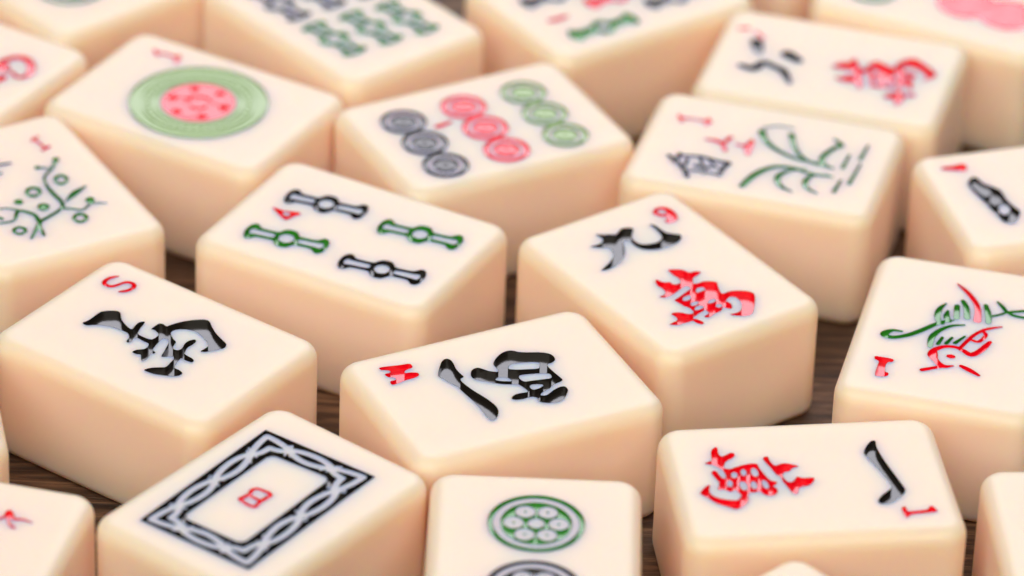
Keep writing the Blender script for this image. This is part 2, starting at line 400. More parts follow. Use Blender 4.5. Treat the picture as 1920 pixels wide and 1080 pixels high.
MARKS = json.loads(r'''{"S":[["character","black",[["P",0.84,[[-2.99,10.21],[-2.04,9.86],[-0.75,9.93],[0.66,9.96],[1.34,9.52],[2.17,8.49],[2.24,7.8],[1.04,6.7],[0.43,5.69],[-0.05,4.45],[-0.06,3.94],[0.93,4.26],[1.86,4.38],[2.59,3.85],[1.89,3.53],[0.9,3.31],[0.03,2.96],[-0.48,2.72],[-0.56,1.13],[-0.35,0.38],[0.38,0.27],[1.19,0.37],[1.53,1.07],[1.67,1.54],[1.48,2.11],[2.38,2.11],[3.27,2.12],[3.56,1.65],[3.29,0.8],[3.96,0.7],[5.43,0.05],[6.57,-0.73],[7.82,-1.98],[7.92,-2.75],[6.94,-3.96],[6.03,-5.39],[5.41,-6.87],[4.94,-8.05],[3.97,-8.43],[3.17,-7.95],[2.39,-7.46],[1.61,-6.96],[1.39,-6.3],[2.26,-6.44],[3.02,-6.42],[3.55,-5.97],[4.22,-4.73],[4.68,-3.37],[4.68,-2.25],[4.02,-1.09],[3.31,-0.53],[2.5,-0.48],[2.03,-1.0],[1.45,-1.89],[1.28,-2.48],[0.59,-2.73],[0.06,-2.86],[-0.38,-3.27],[-0.19,-3.99],[0.51,-4.06],[1.64,-3.57],[2.53,-3.56],[3.3,-4.06],[2.92,-4.54],[2.09,-4.61],[0.99,-4.51],[0.05,-4.92],[-0.38,-5.09],[-0.55,-7.04],[-1.38,-7.26],[-1.49,-6.23],[-1.3,-5.45],[-2.14,-5.5],[-3.0,-5.85],[-3.75,-6.11],[-3.68,-6.89],[-3.93,-7.84],[-4.76,-7.9],[-5.43,-7.33],[-5.93,-6.33],[-6.51,-5.13],[-6.66,-4.0],[-6.62,-3.29],[-5.71,-3.64],[-4.94,-4.42],[-4.3,-5.22],[-3.28,-5.02],[-2.13,-4.79],[-1.71,-4.46],[-1.98,-3.97],[-2.54,-3.58],[-2.8,-3.09],[-1.6,-2.68],[0.43,-1.88],[1.1,-1.12],[0.8,-0.59],[-0.24,-0.73],[-1.43,-0.99],[-2.32,-1.3],[-2.33,-1.94],[-2.77,-2.01],[-2.99,-1.64],[-3.82,-1.96],[-4.71,-2.12],[-5.26,-1.87],[-4.47,-1.15],[-3.96,-0.78],[-4.33,-0.27],[-4.31,0.62],[-3.46,0.45],[-2.77,-0.26],[-2.08,-0.33],[-1.26,0.09],[-1.38,0.88],[-1.16,2.2],[-1.73,2.43],[-2.48,2.1],[-2.88,2.34],[-2.78,2.8],[-1.88,2.95],[-1.22,3.56],[-1.07,4.11],[-1.15,5.18],[-1.26,6.51],[-1.68,7.59],[-2.38,8.58],[-3.11,9.26]]]]],["letter","red",[["S",0.55,[[8.9,13.7],[8.44,13.98],[7.74,14.31],[6.9,14.32],[6.35,14.03],[6.17,13.35],[6.46,12.69],[7.14,12.38],[7.71,12.21],[8.36,11.9],[8.67,11.31],[8.52,10.64],[7.87,10.31],[7.03,10.39],[6.44,10.75],[6.01,11.13]],[0.25,0.5,0.6,0.65,0.65,0.65,0.6,0.55,0.5,0.55,0.62,0.65,0.65,0.62,0.58,0.35]]]]],
"W":[["character","black",[["P",0.84,[[-6.94,4.84],[-6.18,6.14],[-5.17,7.54],[-4.52,8.07],[-4.01,8.06],[-3.69,7.51],[-3.76,6.52],[-4.01,5.4],[-3.98,4.27],[-3.81,3.19],[-4.52,3.03],[-4.63,2.43],[-4.47,1.35],[-4.09,-0.23],[-3.62,-1.63],[-3.2,-3.11],[-2.97,-4.51],[-3.13,-5.64],[-3.8,-6.73],[-4.61,-7.41],[-5.1,-7.26],[-5.21,-6.32],[-5.14,-4.76],[-5.18,-2.96],[-5.4,-1.06],[-5.6,0.43],[-5.62,1.45],[-6.0,2.21],[-6.45,3.42],[-6.8,4.48]]],["P",0.84,[[-2.92,3.31],[-2.45,4.12],[-1.92,4.5],[-1.21,4.54],[-0.72,3.88],[-0.26,3.17],[0.42,2.67],[0.86,2.52],[0.92,3.47],[0.88,4.51],[1.81,5.54],[2.88,6.31],[3.84,6.61],[4.68,6.43],[5.44,5.61],[6.57,5.08],[8.02,4.49],[8.85,3.82],[9.13,2.98],[8.96,2.13],[8.22,1.63],[7.46,1.62],[7.28,1.13],[7.46,-0.58],[7.68,-2.0],[7.7,-2.61],[7.02,-2.86],[6.12,-3.04],[5.17,-3.68],[4.15,-4.0],[3.35,-4.45],[3.72,-4.86],[4.29,-4.86],[5.45,-4.16],[6.55,-3.79],[7.3,-3.92],[7.35,-4.89],[6.56,-5.85],[5.65,-6.8],[4.63,-6.95],[3.6,-6.71],[2.74,-6.13],[2.44,-5.66],[2.83,-5.03],[2.39,-4.54],[1.76,-4.41],[0.9,-4.54],[-0.14,-4.32],[-0.48,-3.8],[0.06,-3.23],[0.84,-3.03],[2.1,-3.27],[2.35,-3.12],[2.18,-2.18],[1.91,-1.21],[1.48,-1.03],[1.15,-0.89],[-0.02,-0.34],[-0.93,0.38],[-1.74,1.07],[-2.64,1.83],[-3.01,2.53]]],["P",0,[[2.22,2.6],[2.56,3.17],[3.14,3.53],[4.5,3.25],[5.83,2.88],[6.72,2.29],[6.42,1.7],[6.04,1.09],[4.79,1.49],[3.31,1.99]]],["P",0,[[2.58,0.27],[3.03,0.73],[4.77,0.28],[5.67,-0.01],[6.86,-0.53],[6.58,-1.62],[5.45,-1.38],[3.88,-1.06],[2.79,-0.93]]],["P",0,[[2.96,-2.18],[3.47,-1.89],[4.46,-2.22],[4.85,-2.69],[4.18,-3.01],[3.31,-3.13],[2.96,-2.92]]],["P",0,[[-0.35,1.14],[0.13,1.38],[1.17,0.92],[1.53,0.2],[1.41,-0.19],[0.31,0.33],[-0.37,0.82]]]]],["letter","red",[["P",0.8,[[-13.25,9.77],[-10.21,9.07],[-8.95,8.97],[-8.95,7.9],[-10.03,7.74],[-10.41,7.56],[-10.62,7.11],[-9.75,6.96],[-8.94,6.56],[-9.01,5.93],[-9.75,5.58],[-11.31,5.55],[-11.93,5.38],[-12.52,5.28],[-13.36,5.2],[-13.26,6.22],[-12.39,6.11],[-12.2,6.29],[-12.2,6.73],[-13.11,7.13],[-13.2,8.05],[-12.33,7.94],[-12.08,8.37],[-12.72,8.82],[-13.21,8.95]]]]]],
"9m":[["character","black",[["P",0.84,[[-2.97,12.8],[-2.25,12.03],[-1.18,11.56],[-0.65,11.01],[0.2,11.53],[1.0,11.98],[1.91,11.61],[2.41,11.09],[1.74,10.35],[0.95,9.59],[0.64,8.94],[0.54,7.85],[1.06,6.95],[1.96,6.59],[3.0,6.4],[3.9,6.66],[4.46,7.26],[4.75,8.44],[4.88,9.73],[4.81,10.9],[5.39,10.26],[5.42,8.86],[5.45,7.79],[6.17,7.02],[6.95,6.32],[6.44,5.48],[5.4,4.88],[3.85,4.7],[2.39,4.79],[1.06,5.37],[0.18,6.09],[-0.14,7.23],[-0.02,8.52],[-0.21,9.05],[-0.79,9.22],[-1.43,7.95],[-2.29,6.61],[-3.33,5.6],[-4.53,4.92],[-5.68,4.61],[-6.86,4.43],[-7.93,4.7],[-6.27,5.4],[-4.88,6.18],[-3.82,7.16],[-3.43,8.17],[-3.46,8.92],[-4.61,9.58],[-5.6,10.54],[-4.11,10.27],[-3.36,10.42],[-2.8,11.11],[-2.83,11.55]]]]],["numeral","red",[["P",0.5,[[7.14,13.09],[7.88,13.69],[8.68,13.72],[9.36,13.36],[9.75,12.61],[9.78,11.53],[9.41,10.27],[8.71,9.54],[7.81,9.37],[7.09,9.67],[7.05,10.27],[7.62,10.55],[8.14,10.85],[7.61,11.34],[7.03,11.99],[6.89,12.6]]],["P",0,[[8.65,11.99],[8.41,11.83],[8.12,11.83],[7.87,11.99],[7.72,12.27],[7.71,12.59],[7.85,12.87],[8.09,13.03],[8.38,13.03],[8.63,12.87],[8.78,12.59],[8.79,12.27]]]]],["character","red",[["P",0.8,[[-0.01,0.22],[1.82,-0.94],[1.93,-1.73],[2.17,-2.19],[2.98,-2.19],[3.63,-2.81],[2.67,-3.23],[1.75,-3.36],[1.08,-4.17],[0.84,-4.73],[1.68,-4.86],[2.51,-4.83],[3.94,-5.88],[3.24,-6.97],[2.55,-8.57],[3.0,-8.82],[3.74,-8.61],[5.03,-9.23],[6.11,-10.12],[6.36,-11.13],[4.94,-12.93],[3.29,-14.7],[2.41,-14.94],[1.38,-14.45],[0.17,-13.22],[1.51,-13.53],[2.36,-13.3],[3.18,-12.41],[3.67,-11.31],[3.66,-10.25],[3.06,-9.81],[2.38,-10.09],[1.95,-10.42],[2.23,-11.21],[1.78,-12.13],[1.35,-12.36],[0.96,-11.81],[0.59,-11.38],[0.27,-11.88],[-0.52,-12.08],[-1.2,-12.05],[-1.74,-12.31],[-2.46,-12.49],[-2.99,-11.82],[-1.7,-11.64],[-1.67,-11.15],[-1.68,-10.54],[-2.09,-10.78],[-2.87,-10.89],[-3.58,-11.14],[-4.06,-11.24],[-4.44,-11.6],[-4.0,-11.78],[-3.62,-13.12],[-4.24,-13.32],[-4.66,-12.66],[-4.64,-11.87],[-5.24,-11.89],[-6.07,-11.76],[-6.99,-11.77],[-8.06,-10.89],[-6.95,-10.8],[-6.31,-10.71],[-5.99,-9.81],[-6.31,-9.01],[-5.45,-8.95],[-4.72,-9.51],[-4.27,-10.3],[-3.62,-10.51],[-3.24,-10.15],[-3.2,-9.17],[-3.57,-8.43],[-3.68,-7.35],[-3.86,-6.43],[-3.04,-6.34],[-1.17,-5.7],[-0.24,-5.47],[0.05,-4.85],[-0.37,-4.48],[-1.26,-4.73],[-2.64,-5.18],[-3.34,-5.34],[-4.38,-5.49],[-5.13,-4.71],[-4.08,-4.77],[-3.48,-4.13],[-3.39,-3.38],[-3.6,-2.42],[-3.05,-1.14],[-2.62,-1.1],[-2.51,-1.89],[-2.14,-2.33],[-1.56,-2.49],[-1.53,-3.23],[-1.19,-3.55],[-0.59,-3.52],[-0.22,-3.34],[0.01,-2.26],[-0.18,-1.42],[-0.06,-0.47]]],["P",0,[[0.18,-6.05],[0.79,-5.72],[1.5,-6.03],[1.41,-6.63],[0.51,-6.71],[-0.17,-6.68]]],["P",0,[[-2.75,-6.87],[-2.16,-6.56],[-1.24,-6.57],[-1.34,-7.12],[-1.99,-7.56],[-2.82,-7.43]]],["P",0,[[-2.62,-8.53],[-2.01,-8.21],[-1.31,-8.35],[-1.26,-8.79],[-2.1,-9.1],[-2.68,-8.94]]],["P",0,[[-2.77,-9.65],[-2.11,-9.26],[-1.3,-9.57],[-1.43,-10.09],[-2.25,-10.22],[-2.87,-10.12]]],["P",0,[[-0.41,-9.37],[0.31,-8.98],[1.07,-9.05],[1.01,-9.62],[0.27,-9.8],[-0.43,-9.66]]],["P",0,[[-0.02,-10.62],[0.51,-10.41],[1.03,-10.65],[0.88,-11.15],[0.09,-11.26]]]]]],
"1m":[["character","red",[["P",0.85,[[-11.94,6.46],[-11.67,7.37],[-11.09,7.88],[-10.86,7.62],[-11.01,6.38],[-10.74,5.58],[-10.16,5.85],[-9.44,6.42],[-8.92,6.3],[-8.87,5.75],[-9.28,5.16],[-9.98,4.74],[-10.41,4.31],[-10.71,3.56],[-10.72,2.94],[-10.03,2.73],[-9.34,3.14],[-8.2,3.59],[-7.17,3.82],[-6.3,3.68],[-6.3,2.9],[-6.05,1.95],[-5.7,0.84],[-5.33,-0.11],[-4.93,-0.37],[-4.46,-0.49],[-4.69,-1.08],[-5.18,-1.35],[-4.89,-1.76],[-4.68,-2.31],[-4.89,-3.06],[-5.74,-3.6],[-6.33,-3.4],[-6.78,-2.91],[-6.95,-2.36],[-7.61,-2.62],[-8.3,-2.48],[-8.67,-3.07],[-8.71,-4.13],[-9.16,-5.01],[-10.01,-5.85],[-10.76,-6.17],[-11.39,-5.66],[-12.26,-5.06],[-13.14,-4.46],[-13.77,-3.43],[-14.45,-2.69],[-14.73,-2.21],[-14.03,-1.12],[-13.15,-0.34],[-13.19,-0.88],[-13.49,-1.92],[-13.3,-2.7],[-12.7,-3.36],[-11.8,-3.81],[-10.87,-4.11],[-10.17,-4.17],[-9.61,-3.45],[-9.52,-2.85],[-9.88,-2.36],[-9.96,-1.74],[-10.37,-2.09],[-10.84,-2.28],[-11.3,-1.79],[-11.54,-1.62],[-12.19,-1.8],[-12.34,-1.4],[-12.05,-0.97],[-11.86,-0.06],[-12.2,0.89],[-12.62,2.16],[-12.19,2.66],[-11.78,2.4],[-11.64,1.62],[-11.32,0.82],[-10.91,0.63],[-10.76,1.55],[-10.97,2.49],[-11.46,3.3],[-12.01,3.81],[-13.19,4.22],[-12.5,4.63],[-12.04,4.75]]],["P",0,[[-9.34,1.1],[-9.56,0.78],[-9.83,0.7],[-10.06,0.88],[-10.16,1.25],[-10.09,1.68],[-9.88,2.0],[-9.6,2.08],[-9.37,1.9],[-9.27,1.52]]],["P",0,[[-8.05,2.1],[-8.08,1.63],[-8.25,1.24],[-8.48,1.09],[-8.7,1.23],[-8.81,1.62],[-8.79,2.09],[-8.62,2.48],[-8.39,2.64],[-8.17,2.49]]],["P",0,[[-6.58,2.21],[-6.54,1.58],[-6.68,1.04],[-6.95,0.79],[-7.24,0.92],[-7.45,1.39],[-7.49,2.01],[-7.36,2.55],[-7.09,2.81],[-6.79,2.67]]],["P",0,[[-10.17,-0.39],[-10.27,-0.85],[-10.48,-1.16],[-10.71,-1.21],[-10.89,-0.98],[-10.93,-0.55],[-10.83,-0.09],[-10.63,0.22],[-10.39,0.27],[-10.22,0.04]]],["P",0,[[-8.46,-0.64],[-8.42,-1.29],[-8.56,-1.85],[-8.83,-2.11],[-9.14,-1.97],[-9.36,-1.48],[-9.41,-0.83],[-9.27,-0.26],[-8.99,-0.0],[-8.68,-0.14]]],["P",0,[[-7.16,-0.75],[-7.18,-1.31],[-7.36,-1.75],[-7.61,-1.92],[-7.85,-1.74],[-7.99,-1.28],[-7.96,-0.71],[-7.78,-0.27],[-7.53,-0.1],[-7.29,-0.28]]],["P",0,[[-5.73,-0.63],[-5.67,-1.27],[-5.77,-1.79],[-5.99,-2.0],[-6.26,-1.82],[-6.46,-1.31],[-6.52,-0.68],[-6.42,-0.15],[-6.2,0.06],[-5.93,-0.12]]],["P",0.85,[[-5.5,4.7],[-5.24,5.23],[-4.7,5.19],[-4.67,4.33],[-4.38,3.37],[-4.08,3.04],[-3.38,3.45],[-2.65,3.55],[-1.91,3.18],[-1.0,2.72],[-2.14,2.34],[-2.44,1.67],[-3.17,1.57],[-3.51,1.13],[-3.55,0.37],[-3.24,-0.43],[-2.94,-0.76],[-2.37,-0.57],[-2.04,0.09],[-1.74,0.53],[-1.11,0.02],[-0.2,0.1],[0.46,0.05],[0.24,-0.7],[-0.29,-1.43],[-0.89,-1.77],[-1.6,-1.79],[-2.06,-2.36],[-2.19,-3.12],[-2.52,-3.48],[-2.92,-3.21],[-3.2,-2.27],[-3.49,-1.33],[-3.83,-0.23],[-3.83,0.54],[-4.33,1.04],[-4.62,1.99],[-4.9,2.95],[-5.22,3.75]]]]],["character","black",[["P",0.84,[[7.65,5.12],[8.28,6.5],[9.03,7.59],[9.62,7.78],[9.76,7.34],[9.58,6.4],[9.84,4.29],[10.36,1.79],[10.9,-0.51],[11.44,-2.8],[11.57,-3.56],[11.13,-4.45],[10.31,-5.31],[9.39,-6.17],[8.57,-6.51],[7.75,-6.31],[7.48,-5.74],[8.18,-4.59],[9.1,-3.73],[9.96,-2.87],[9.8,-1.74],[9.29,0.17],[8.52,2.5],[7.79,4.45]]]]],["numeral","red",[["P",0.5,[[10.25,-7.25],[10.85,-7.02],[10.89,-8.22],[11.37,-8.26],[13.56,-8.06],[13.79,-7.44],[14.27,-7.2],[14.52,-7.86],[14.84,-8.59],[13.54,-8.74],[11.13,-8.92],[10.97,-9.33],[10.45,-9.69],[10.27,-8.81]]]]]],
"bird":[["bird_plumage","green",[["S",0.55,[[-1.66,6.98],[-1.81,8.28],[-2.86,9.13],[-3.48,8.61],[-3.23,7.39],[-2.01,5.71],[-0.16,4.14],[1.33,3.0],[2.38,1.92],[3.0,0.81]],[0.3875,0.6975,1.1625,0.9299999999999999,0.775,0.8525000000000001,0.8525000000000001,0.775,0.6200000000000001,0.31000000000000005]],["S",0.55,[[6.79,2.49],[5.46,3.06],[3.74,3.15],[2.21,2.65],[1.77,2.13]],[0.31000000000000005,0.775,0.9299999999999999,0.775,0.6200000000000001]],["S",0.55,[[5.06,1.96],[3.64,1.88],[2.59,1.38]],[0.46499999999999997,0.9299999999999999,0.775]],["S",0.55,[[6.69,0.98],[3.68,0.55]],[0.775,0.9299999999999999]],["S",0.55,[[8.08,0.41],[6.48,-0.33],[4.1,-0.84]],[0.6975,0.8525000000000001,0.9299999999999999]],["S",0.55,[[2.28,-0.77],[1.54,0.88],[-0.06,2.25],[-1.93,2.91],[-4.14,2.78]],[0.341,0.5890000000000001,0.775,0.9299999999999999,0.775]],["S",0.55,[[-1.57,1.55],[-3.31,1.84]],[0.46499999999999997,0.651]],["S",0.55,[[-1.26,0.3],[-2.88,0.81]],[0.46499999999999997,0.651]],["S",0.55,[[-0.47,-1.3],[-2.44,-0.29]],[0.3875,0.651]],["S",0.55,[[7.93,-2.72],[5.95,-3.36],[3.78,-3.76]],[0.6200000000000001,0.9299999999999999,0.8525000000000001]],["S",0.55,[[5.24,-3.58],[6.0,-4.72],[7.05,-5.82]],[0.5425,0.46499999999999997,0.46499999999999997]],["S",0.55,[[9.21,-4.13],[8.14,-5.01],[7.1,-5.75],[7.43,-6.65],[8.05,-8.08],[8.11,-9.09]],[0.3875,0.6200000000000001,0.6200000000000001,0.6200000000000001,0.6200000000000001,0.775]],["S",0.55,[[7.03,-5.76],[6.46,-6.81],[6.4,-8.22],[7.01,-9.27]],[0.46499999999999997,0.6200000000000001,0.6200000000000001,0.775]]]],["bird_head","red",[["S",0.55,[[12.12,1.81],[10.64,0.4],[9.05,-0.79],[6.92,-1.79],[3.81,-2.26]],[0.30000000000000004,0.675,0.75,0.8699999999999999,1.125]],["S",0.55,[[-7.35,1.73],[-6.02,2.37],[-4.71,1.94],[-3.68,0.86],[-3.43,-0.61],[-3.97,-1.71],[-4.64,-2.83],[-3.51,-3.77],[-2.17,-4.3],[-0.86,-4.74]],[0.44999999999999996,0.8999999999999999,0.8999999999999999,0.75,0.675,0.75,0.9750000000000001,0.9750000000000001,0.9299999999999999,0.6000000000000001]],["S",0.55,[[-3.55,-1.13],[-1.72,-1.71],[0.15,-2.4],[1.71,-3.4],[2.54,-4.41],[3.28,-5.68]],[0.6000000000000001,0.63,0.63,0.6000000000000001,0.5249999999999999,0.27]],["S",0.55,[[1.51,-3.37],[0.61,-3.93],[-1.19,-3.32],[-1.1,-2.36],[-0.94,-1.95]],[0.5249999999999999,0.6000000000000001,0.6000000000000001,0.5249999999999999,0.44999999999999996]],["S",0.55,[[-5.36,1.73],[-6.94,1.53],[-8.03,0.86],[-8.41,0.04],[-7.93,-1.01]],[0.44999999999999996,0.75,0.9299999999999999,0.8250000000000001,0.22499999999999998]],["S",0.55,[[-10.07,2.78],[-9.31,1.64],[-8.44,0.29]],[0.75,0.675,0.675]],["S",0.55,[[-7.69,-2.03],[-8.32,-3.2],[-9.22,-4.61]],[0.675,0.8699999999999999,0.5249999999999999]],["P",0.45,[[-5.77,-0.97],[-6.02,-0.91],[-6.21,-0.69],[-6.29,-0.37],[-6.24,-0.04],[-6.06,0.21],[-5.82,0.32],[-5.57,0.26],[-5.38,0.04],[-5.3,-0.28],[-5.35,-0.61],[-5.53,-0.86]]]]],["numeral","red",[["P",0.8,[[-8.67,9.45],[-8.54,9.19],[-8.53,6.8],[-9.38,6.75],[-9.59,7.62],[-12.0,7.49],[-11.99,6.82],[-12.97,6.87],[-13.37,8.42],[-12.59,8.67],[-10.25,8.63],[-9.59,8.62],[-9.39,9.27]]]]]],
"4s":[["bamboo_stick","black",[["B",0.75,[3.7,12.71],[5.38,0.85],2.85]]],["bamboo_stick","green",[["B",0.75,[-6.9,12.81],[-5.0,0.91],2.85]]],["bamboo_stick","green",[["B",0.75,[3.63,-2.1],[5.37,-14.13],2.85]]],["bamboo_stick","black",[["B",0.75,[-6.86,-2.02],[-4.96,-14.19],2.85]]],["numeral","red",[["P",0.55,[[-0.02,12.75],[0.15,12.32],[0.03,10.81],[0.87,8.91],[0.53,8.28],[-0.66,8.95],[-1.86,9.19],[-1.92,9.88],[-1.07,11.11]]],["P",0,[[-0.33,11.02],[0.07,9.63],[-1.22,9.63]]]]]],
"B":[["frame","black",[["F",0.75,[[11.78,9.8],[12.97,-7.5],[-12.65,-8.64],[-13.62,8.48]],[[7.99,5.64],[8.91,-3.56],[-9.09,-4.53],[-9.69,4.95]]]]],["letter","red",[["S",0.42,[[-1.95,2.12],[-0.41,1.91],[0.39,2.26],[1.11,2.02],[1.31,1.22],[1.22,-0.18],[-0.69,-0.18],[-2.0,-0.4],[-2.23,0.21],[-2.2,1.21],[-1.98,2.1]],[0.65,0.6,0.6,0.5,0.5,0.65,0.6,0.6,0.5,0.5,0.6]],["S",0.42,[[-0.61,1.97],[-0.61,0.93],[-0.63,-0.18]],[0.55,0.45,0.55]]]]],
"2p":[["circle","green",[["C6",0.45,[6.77,-0.18],6.15]]],["circle","black",[["C6",0.45,[-7.34,-0.15],6.15]]]],
"1p":[["circle","pale green",[["C1",0.3,[-0.34,-0.93],10.0]]],["inner_flower","red",[["C1r",0.35,[-0.34,-0.93],5.3]]],["numeral","red",[["S",0.3,[[8.25,11.89],[8.59,9.97],[8.36,7.99]],[0.5,0.5,0.5]],["S",0.3,[[8.75,12.53],[7.55,11.28]],[0.5]],["S",0.3,[[9.15,8.65],[7.44,7.99]],[0.7]]]]],
"9p":[["circle","black",[["C3",0.32,[-10.01,5.41],3.33]]],["circle","black",[["C3",0.32,[-9.88,-0.98],3.33]]],["circle","black",[["C3",0.32,[-9.97,-7.56],3.33]]],["circle","red",[["C3",0.32,[-0.36,5.57],3.33]]],["circle","red",[["C3",0.32,[-0.24,-0.88],3.33]]],["circle","red",[["C3",0.32,[-0.29,-7.44],3.33]]],["circle","pale green",[["C3",0.32,[9.26,5.53],3.33]]],["circle","pale green",[["C3",0.32,[9.27,-0.94],3.33]]],["circle","pale green",[["C3",0.32,[9.12,-7.35],3.33]]],["numeral","red",[["S",0.4,[[-6.25,2.24],[-5.05,2.39],[-3.91,2.67]],[0.9,0.8,0.5]]]]],
"orc":[["numeral","red",[["S",0.3,[[5.59,13.56],[5.96,11.41],[5.85,9.26]],[0.6,0.3,0.6]],["S",0.3,[[6.26,13.97],[4.65,13.16]],[0.5]],["S",0.3,[[6.55,9.67],[4.92,9.62]],[0.6]]]],["character","red",[["S",0.4,[[1.02,8.77],[1.19,7.4],[0.77,6.29],[1.3,5.92],[2.63,5.54]],[0.39,0.65,0.78,0.65,0.78]],["S",0.4,[[0.77,6.29],[-1.1,5.38]],[0.65]],["S",0.4,[[1.04,4.35],[1.05,3.15],[1.49,2.45]],[0.39,0.5850000000000001,0.9099999999999999]],["S",0.4,[[2.69,2.44],[0.88,2.5],[-0.99,2.15]],[0.78,1.1700000000000002,0.65]]]],["character","black",[["S",0.5,[[-4.81,12.72],[-6.1,11.28],[-7.6,9.9],[-9.57,8.8]],[0.5,0.875,0.625,0.875]],["S",0.5,[[-3.91,11.24],[-6.1,11.28]],[0.625,0.625]],["S",0.5,[[-4.39,10.92],[-3.81,8.36],[-4.18,5.67],[-4.22,4.06]],[0.5,0.5625,0.625,0.75]],["S",0.5,[[-5.02,9.86],[-7.14,9.72]],[0.5]],["S",0.5,[[-4.22,4.06],[-6.16,4.57],[-7.92,4.54]],[0.75,0.75,0.625]],["S",0.5,[[-7.98,9.3],[-7.71,7.38],[-7.74,4.58]],[0.375,0.4375,0.375]],["S",0.5,[[-6.31,8.43],[-6.5,7.28],[-6.12,6.18]],[0.625,0.75,0.5]],["S",0.5,[[-4.09,8.29],[-6.5,7.28],[-8.1,6.78]],[0.4375,0.5625,0.5]],["S",0.5,[[-4.37,6.82],[-6.05,5.4]],[0.375,0.375]]]],["plant","green",[["S",0.5,[[5.74,1.75],[3.16,0.42],[1.19,-1.97],[-0.07,-5.05],[-0.09,-9.01]],[1.0924999999999998,0.9199999999999999,0.69,0.5175,0.22999999999999998]],["S",0.5,[[6.66,1.8],[7.86,0.09],[8.08,-2.33]],[0.2875,0.253,0.22999999999999998]],["S",0.5,[[6.25,-2.45],[3.14,-3.6],[0.95,-5.05],[-0.33,-6.97],[-0.72,-9.85]],[0.9199999999999999,0.8049999999999999,0.6325,0.5175,0.22999999999999998]],["S",0.5,[[-9.55,0.9],[-5.87,-0.17],[-3.24,-2.09],[-2.57,-4.71],[-3.3,-7.66],[-3.11,-10.51]],[0.9199999999999999,1.035,0.8049999999999999,0.69,0.575,0.345]],["S",0.5,[[-8.84,-6.07],[-7.89,-4.24],[-5.72,-3.26],[-3.64,-4.27],[-2.24,-6.49]],[0.22999999999999998,0.69,0.9199999999999999,0.575,0.2875]],["S",0.5,[[-8.13,-9.47],[-7.3,-7.95],[-5.73,-7.23],[-3.73,-7.76],[-2.87,-9.87]],[0.22999999999999998,0.6325,0.8624999999999999,0.575,0.2875]],["S",0.5,[[7.12,-8.41],[5.64,-9.79],[4.44,-9.02],[1.9,-8.09],[-0.28,-8.47],[-0.86,-10.11]],[0.22999999999999998,0.9199999999999999,0.8049999999999999,0.8624999999999999,0.8049999999999999,0.345]],["S",0.5,[[3.44,-11.5],[-0.3,-11.37]],[0.345,0.6325]],["S",0.5,[[6.88,-13.43],[2.74,-13.24]],[0.345,0.6325]],["S",0.5,[[1.54,-13.51],[-4.24,-13.18]],[0.345,0.6325]],["S",0.5,[[-3.61,-11.84],[-7.03,-11.63]],[0.345,0.6325]]]]],
